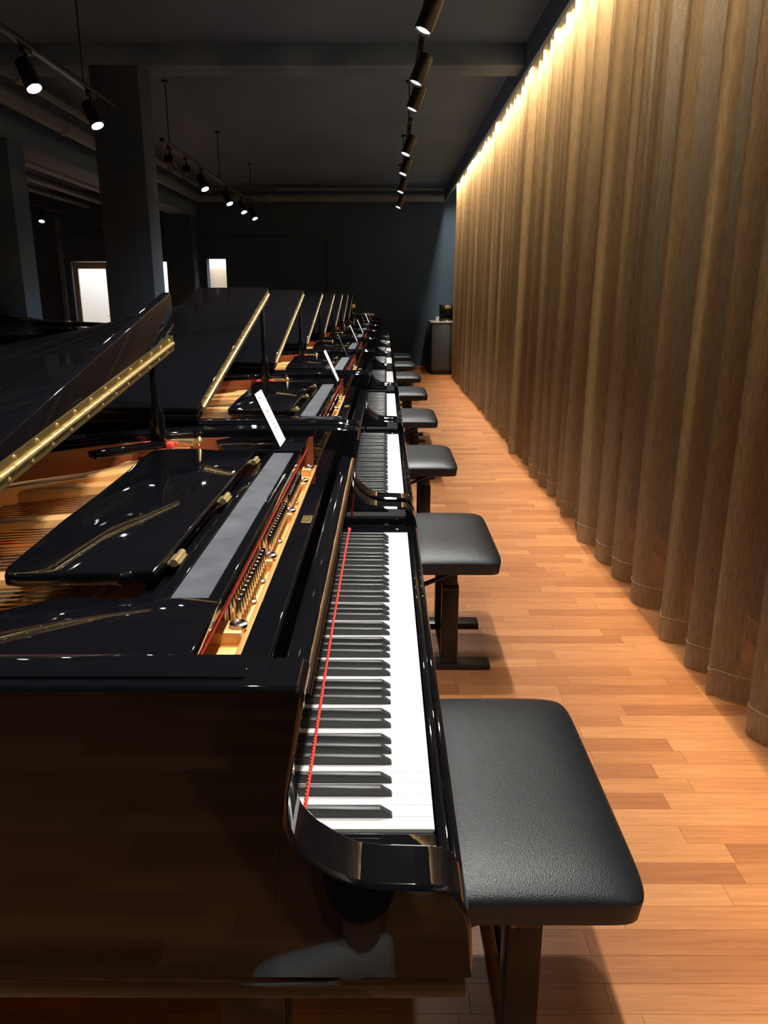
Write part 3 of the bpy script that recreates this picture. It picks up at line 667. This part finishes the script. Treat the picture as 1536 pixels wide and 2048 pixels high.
# ------------------------------------------------------------------ price cards
def sign(i, lx, lyy, z, rz=0):
    wh = 'red' if i == 0 else 'navy'
    lb = ('white price card in a clear stand on the piano with the %s cord' % wh) if i < 2 else ('white price card on the piano closest to the grey counter cabinet' if i == 7 else 'white price card on the %s piano counted from the grey counter cabinet' % cnt[i])
    s = thing('price_card', lb, 'sign', (lx, Y0+SP*i+lyy, z), (0, 0, rz), 'price cards on the pianos')
    tl = R(-24); up = Matrix.Rotation(tl, 4, 'Y')
    a = obj('acrylic_stand', MB().box(-.085, 0, -.053, .053, 0, .003), 'acrylic', s, .0005)
    b = obj('acrylic_back', MB().box(-.003, 0, -.053, .053, .003, .15), 'acrylic', s); b.matrix_local = up
    c = obj('card', MB().box(.0004, .0016, -.052, .052, .004, .150), 'white', s); c.matrix_local = up
    if i < 3:
        for (a0, a1, z0, z1) in [(-.030, -.005, .133, .139), (-.02, .02, .092, .099)]+[(-.018, .016, zz, zz+.004) for zz in (.079, .068, .058, .048)]:
            obj('print_line', MB().box(.0017, .0018, a0, a1, z0, z1), 'print', c)
sign(0, -.268, 1.185, .9855); sign(1, -.215, 1.17, .9855); sign(2, -.25, 1.16, .9855, R(6)); sign(3, -.19, .62, .9955, 0) if False else sign(3, -.24, 1.17, .9855)
for i in range(4, 8): sign(i, -.235, 1.16, .9855, R((i*37) % 11-5))
# cable on the second piano, clear plate beside its card
pts = []
for k in range(120):
    a = k*2*math.pi/30; pts.append((-.125+.055*math.cos(a)+.01*math.sin(k*.3), Y0+SP-.03+.022*math.sin(a)+.006*math.cos(k*.21), .989+.004+k*.00008+.002*math.sin(k*.7)))
pts = [(p[0]-.075, p[1], p[2]) for p in pts]
tag(obj('coiled_cable', MB().tube(pts, .004, 6), 'cable'), 'thin black cable coiled on the piano with the navy cord', 'cable')
pl = [(.07*math.cos(a*math.pi/12), .035*math.sin(a*math.pi/12)) for a in range(24)]
o = tag(obj('clear_plate', MB().prism(pl, 0, .004), 'acrylic', None, .0008), 'oval clear plate lying beside the price card on the navy cord piano', 'plate'); o.location = (-.32, Y0+SP+1.25, .9855)

# ------------------------------------------------------------------ counter at the far end
t = thing('counter_cabinet', 'grey painted counter cabinet with marble top at the end of the curtain', 'cabinet', (.82, 13.95, 0))
obj('cabinet_body', MB().box(.0, .62, 0, .95, .07, .90), 'cabinet', t, .003); obj('plinth', MB().box(.03, .62, .03, .95, 0, .07), 'blackm', t)
obj('cabinet_door', MB().box(.03, .59, -.012, 0, .09, .88), 'cabinet', t, .003); obj('worktop', MB().box(-.03, .64, -.03, .97, .90, .925), 'marble', t, .003)
obj('knob', MB().tube([(.06, -.012, .80), (.06, -.03, .80)], .008), 'steel', t)
t = thing('coffee_machine', 'small black coffee machine standing on the marble counter', 'machine', (.97, 14.02, .925))
obj('machine_body', MB().box(0, .26, .06, .36, .0, .05).box(0, .26, .18, .36, .05, .27).box(0, .26, .02, .36, .19, .29), 'blackm', t, .008); obj('spout', MB().tube([(.13, .08, .19), (.13, .08, .15)], .018), 'steel', t)
obj('front_plate', MB().box(.07, .19, .012, .02, .22, .27), 'brassp', t, .003); obj('drip_tray', MB().box(.03, .23, .02, .17, .0, .02), 'steel', t, .002)
tag(obj('paper_cup', MB().lathe([(.028, 0), (.036, .08), (.038, .082), (.034, .079), (.026, .004)]), 'white'), 'small white cup on the marble counter beside the coffee machine', 'cup').location = (.91, 14.0, .9255)
t = thing('bar_table', 'high table with pale metal top by the back wall behind the last piano', 'table', (-.50, 14.35, 0))
obj('table_top', MB().box(-.25, .30, -.2, .2, 1.02, 1.06), 'steel', t, .006); obj('pole', MB().tube([(0, 0, .02), (0, 0, 1.02)], .03, 12), 'benchm', t); obj('base', MB().lathe([(.2, 0), (.2, .015), (.04, .03)]), 'benchm', t)
t = thing('table_lamp', 'small brass table lamp on the high table by the back wall', 'lamp', (-.60, 14.35, 1.06))
obj('lamp_base', MB().lathe([(.05, 0), (.05, .01), (.008, .02), (.008, .12)]), 'brassp', t); obj('lamp_shade', MB().lathe([(.06, .10), (.075, .10), (.06, .16), (.03, .175), (.01, .18)]), 'brassp', t)

# ------------------------------------------------------------------ the person taking the picture (mirrored in the piano's side)
def skin_mesh(name, chains, m, parent, sub=2):
    """chains: lists of (x, y, z, radius); chains sharing a point are welded; first point of the first chain is the root"""
    vs_ = []; idx = {}; ed = []; rad = []
    for ch in chains:
        pr = None
        for (x, y, z, r) in ch:
            k = (round(x, 4), round(y, 4), round(z, 4))
            if k not in idx: idx[k] = len(vs_); vs_.append((x, y, z)); rad.append(r)
            if pr is not None and pr != idx[k]: ed.append((pr, idx[k]))
            pr = idx[k]
    me = bpy.data.meshes.new(name); me.from_pydata(vs_, ed, []); o = bpy.data.objects.new('tmp', me); COL.objects.link(o)
    o.modifiers.new('skin', 'SKIN'); ly = me.skin_vertices[0] if me.skin_vertices else None
    if ly is None:
        bm = bmesh.new(); bm.from_mesh(me); bm.verts.layers.skin.verify(); bm.to_mesh(me); bm.free(); ly = me.skin_vertices[0]
    for i, r in enumerate(rad): ly.data[i].radius = (r, r); ly.data[i].use_root = (i == 0)
    sm = o.modifiers.new('sub', 'SUBSURF'); sm.levels = sub; sm.render_levels = sub
    dg = bpy.context.evaluated_depsgraph_get(); dg.update()
    out = bpy.data.meshes.new_from_object(o.evaluated_get(dg)); bpy.data.objects.remove(o)
    out.materials.clear(); out.materials.append(M[m]); out.polygons.foreach_set('use_smooth', [True]*len(out.polygons))
    return link(name, out, parent)
T = thing('person', 'person in dark clothes and white sneakers taking the photo, mirrored in the piano side', 'person', (0, 0, 0))
HIP = (.05, -.20, .90, .17)
legR = [HIP, (-.04, -.14, .84, .10), (-.07, -.05, .50, .075), (-.045, .02, .14, .045), (-.05, .03, .07, .038)]
legL = [HIP, (.12, -.22, .84, .10), (.11, -.32, .50, .075), (.10, -.43, .12, .045), (.10, -.41, .07, .038)]
torso = [HIP, (.10, -.21, 1.05, .13), (.09, -.22, 1.25, .15), (.08, -.23, 1.38, .10), (.07, -.22, 1.45, .05), (.05, -.20, 1.50, .05), (.04, -.18, 1.57, .085), (.035, -.175, 1.65, .09), (.035, -.18, 1.70, .055)]
def arm_(s): return [(.08, -.23, 1.38, .10), (.08+s*.17, -.24, 1.37, .06), (.08+s*.25, -.18, 1.16, .045), (.04+s*.10, -.09, 1.30, .034), (.02+s*.065, -.07, 1.34, .028)]
skin_mesh('body', [torso, legR, legL, arm_(1), arm_(-1)], 'skin', T)
def fat(ch, k, d=.012): return [(x, y, z, r*k+d) for (x, y, z, r) in ch]
skin_mesh('trousers', [fat(legR[:4], 1.15, .018), fat(legL[:4], 1.15, .018)], 'cloth', T)
skin_mesh('sweater', [fat(torso[:4], 1.05), fat(arm_(1)[:4], 1.08), fat(arm_(-1)[:4], 1.08)], 'cloth', T)
skin_mesh('hair', [[(.04, -.20, 1.62, .095), (.037, -.195, 1.70, .085), (.036, -.185, 1.74, .05)]], 'hair', T)
for s in (-1, 1):
    obj('eye', MB().add(*ball((.035+s*.032, -.092, 1.63), .011)), 'white', T)
    obj('ear', MB().add(*ball((.037+s*.095, -.18, 1.62), .028)), 'skin', T)
    w0 = (.02+s*.065, -.07, 1.34)
    hand = [[(*w0, .024), (w0[0]-s*.012, -.058, 1.365, .026)]]
    for k_, (dz, ln) in enumerate(((-.004, .050), (.012, .058), (.028, .054), (.042, .044))):
        hand.append([(w0[0]-s*.012, -.058, 1.365, .026), (w0[0]-s*.016, -.046, 1.345+dz, .0095), (w0[0]-s*.03, -.034, 1.345+dz, .009), (w0[0]-s*ln, -.031, 1.346+dz, .008)])
    hand.append([(w0[0]-s*.012, -.058, 1.365, .026), (w0[0]-s*.02, -.064, 1.335, .011), (w0[0]-s*.045, -.058, 1.325, .009)])
    skin_mesh('hand', hand, 'skin', T, 1)
obj('nose', MB().prism([(-.083, 1.58), (-.062, 1.585), (-.082, 1.635)], .024, .046, 'x'), 'skin', T, .004)
obj('mouth', MB().box(.012, .058, -.096, -.088, 1.548, 1.556), 'redfelt', T, .003)
tag(obj('phone', MB().box(-.075, .08, -.030, -.022, 1.325, 1.40), 'cable', None, .003), 'dark phone held up by the person taking the photo', 'phone')
def shoe(loc, rz):
    s_ = link('shoe', None, T, loc, (0, 0, rz))
    # stations from heel to toe: x, half width, height
    S = [(-.075, .026, .075), (-.065, .034, .085), (-.03, .036, .085), (.02, .036, .080), (.07, .042, .068), (.12, .048, .052), (.165, .045, .042), (.195, .032, .034), (.208, .012, .026)]
    v = []; f = []; k = 12
    for (x, hw, hh) in S:
        for j in range(k):
            a = math.pi*j/(k-1); v.append((x, hw*math.cos(a)*(1 if abs(math.cos(a)) > .9 else 1), .022+(hh-.0)*math.sin(a)**.75))
    for i in range(len(S)-1):
        for j in range(k-1): f.append((i*k+j, i*k+j+1, (i+1)*k+j+1, (i+1)*k+j))
    f.append(list(range(k))); f.append(list(range((len(S)-1)*k, len(S)*k))[::-1])
    obj('shoe_upper', MB().add(v, f), 'shoe', s_)
    ol = [(x-.004 if i == 0 else x, hw+.005) for i, (x, hw, _) in enumerate(S)]+[(.214, .0)]
    obj('sole', MB().prism(ol+[(x, -h) for x, h in ol[::-1][1:]], 0, .028), 'sole', s_, .005)
    for i in range(5): obj('lace', MB().tube([(.01+.02*i, -.026, .083-.006*i), (.015+.02*i, 0, .103-.007*i), (.02+.02*i, .026, .083-.006*i)], .003, 6), 'sole', s_)
shoe((-.06, .035, .0), R(172)); shoe((.10, -.40, 0), R(95))
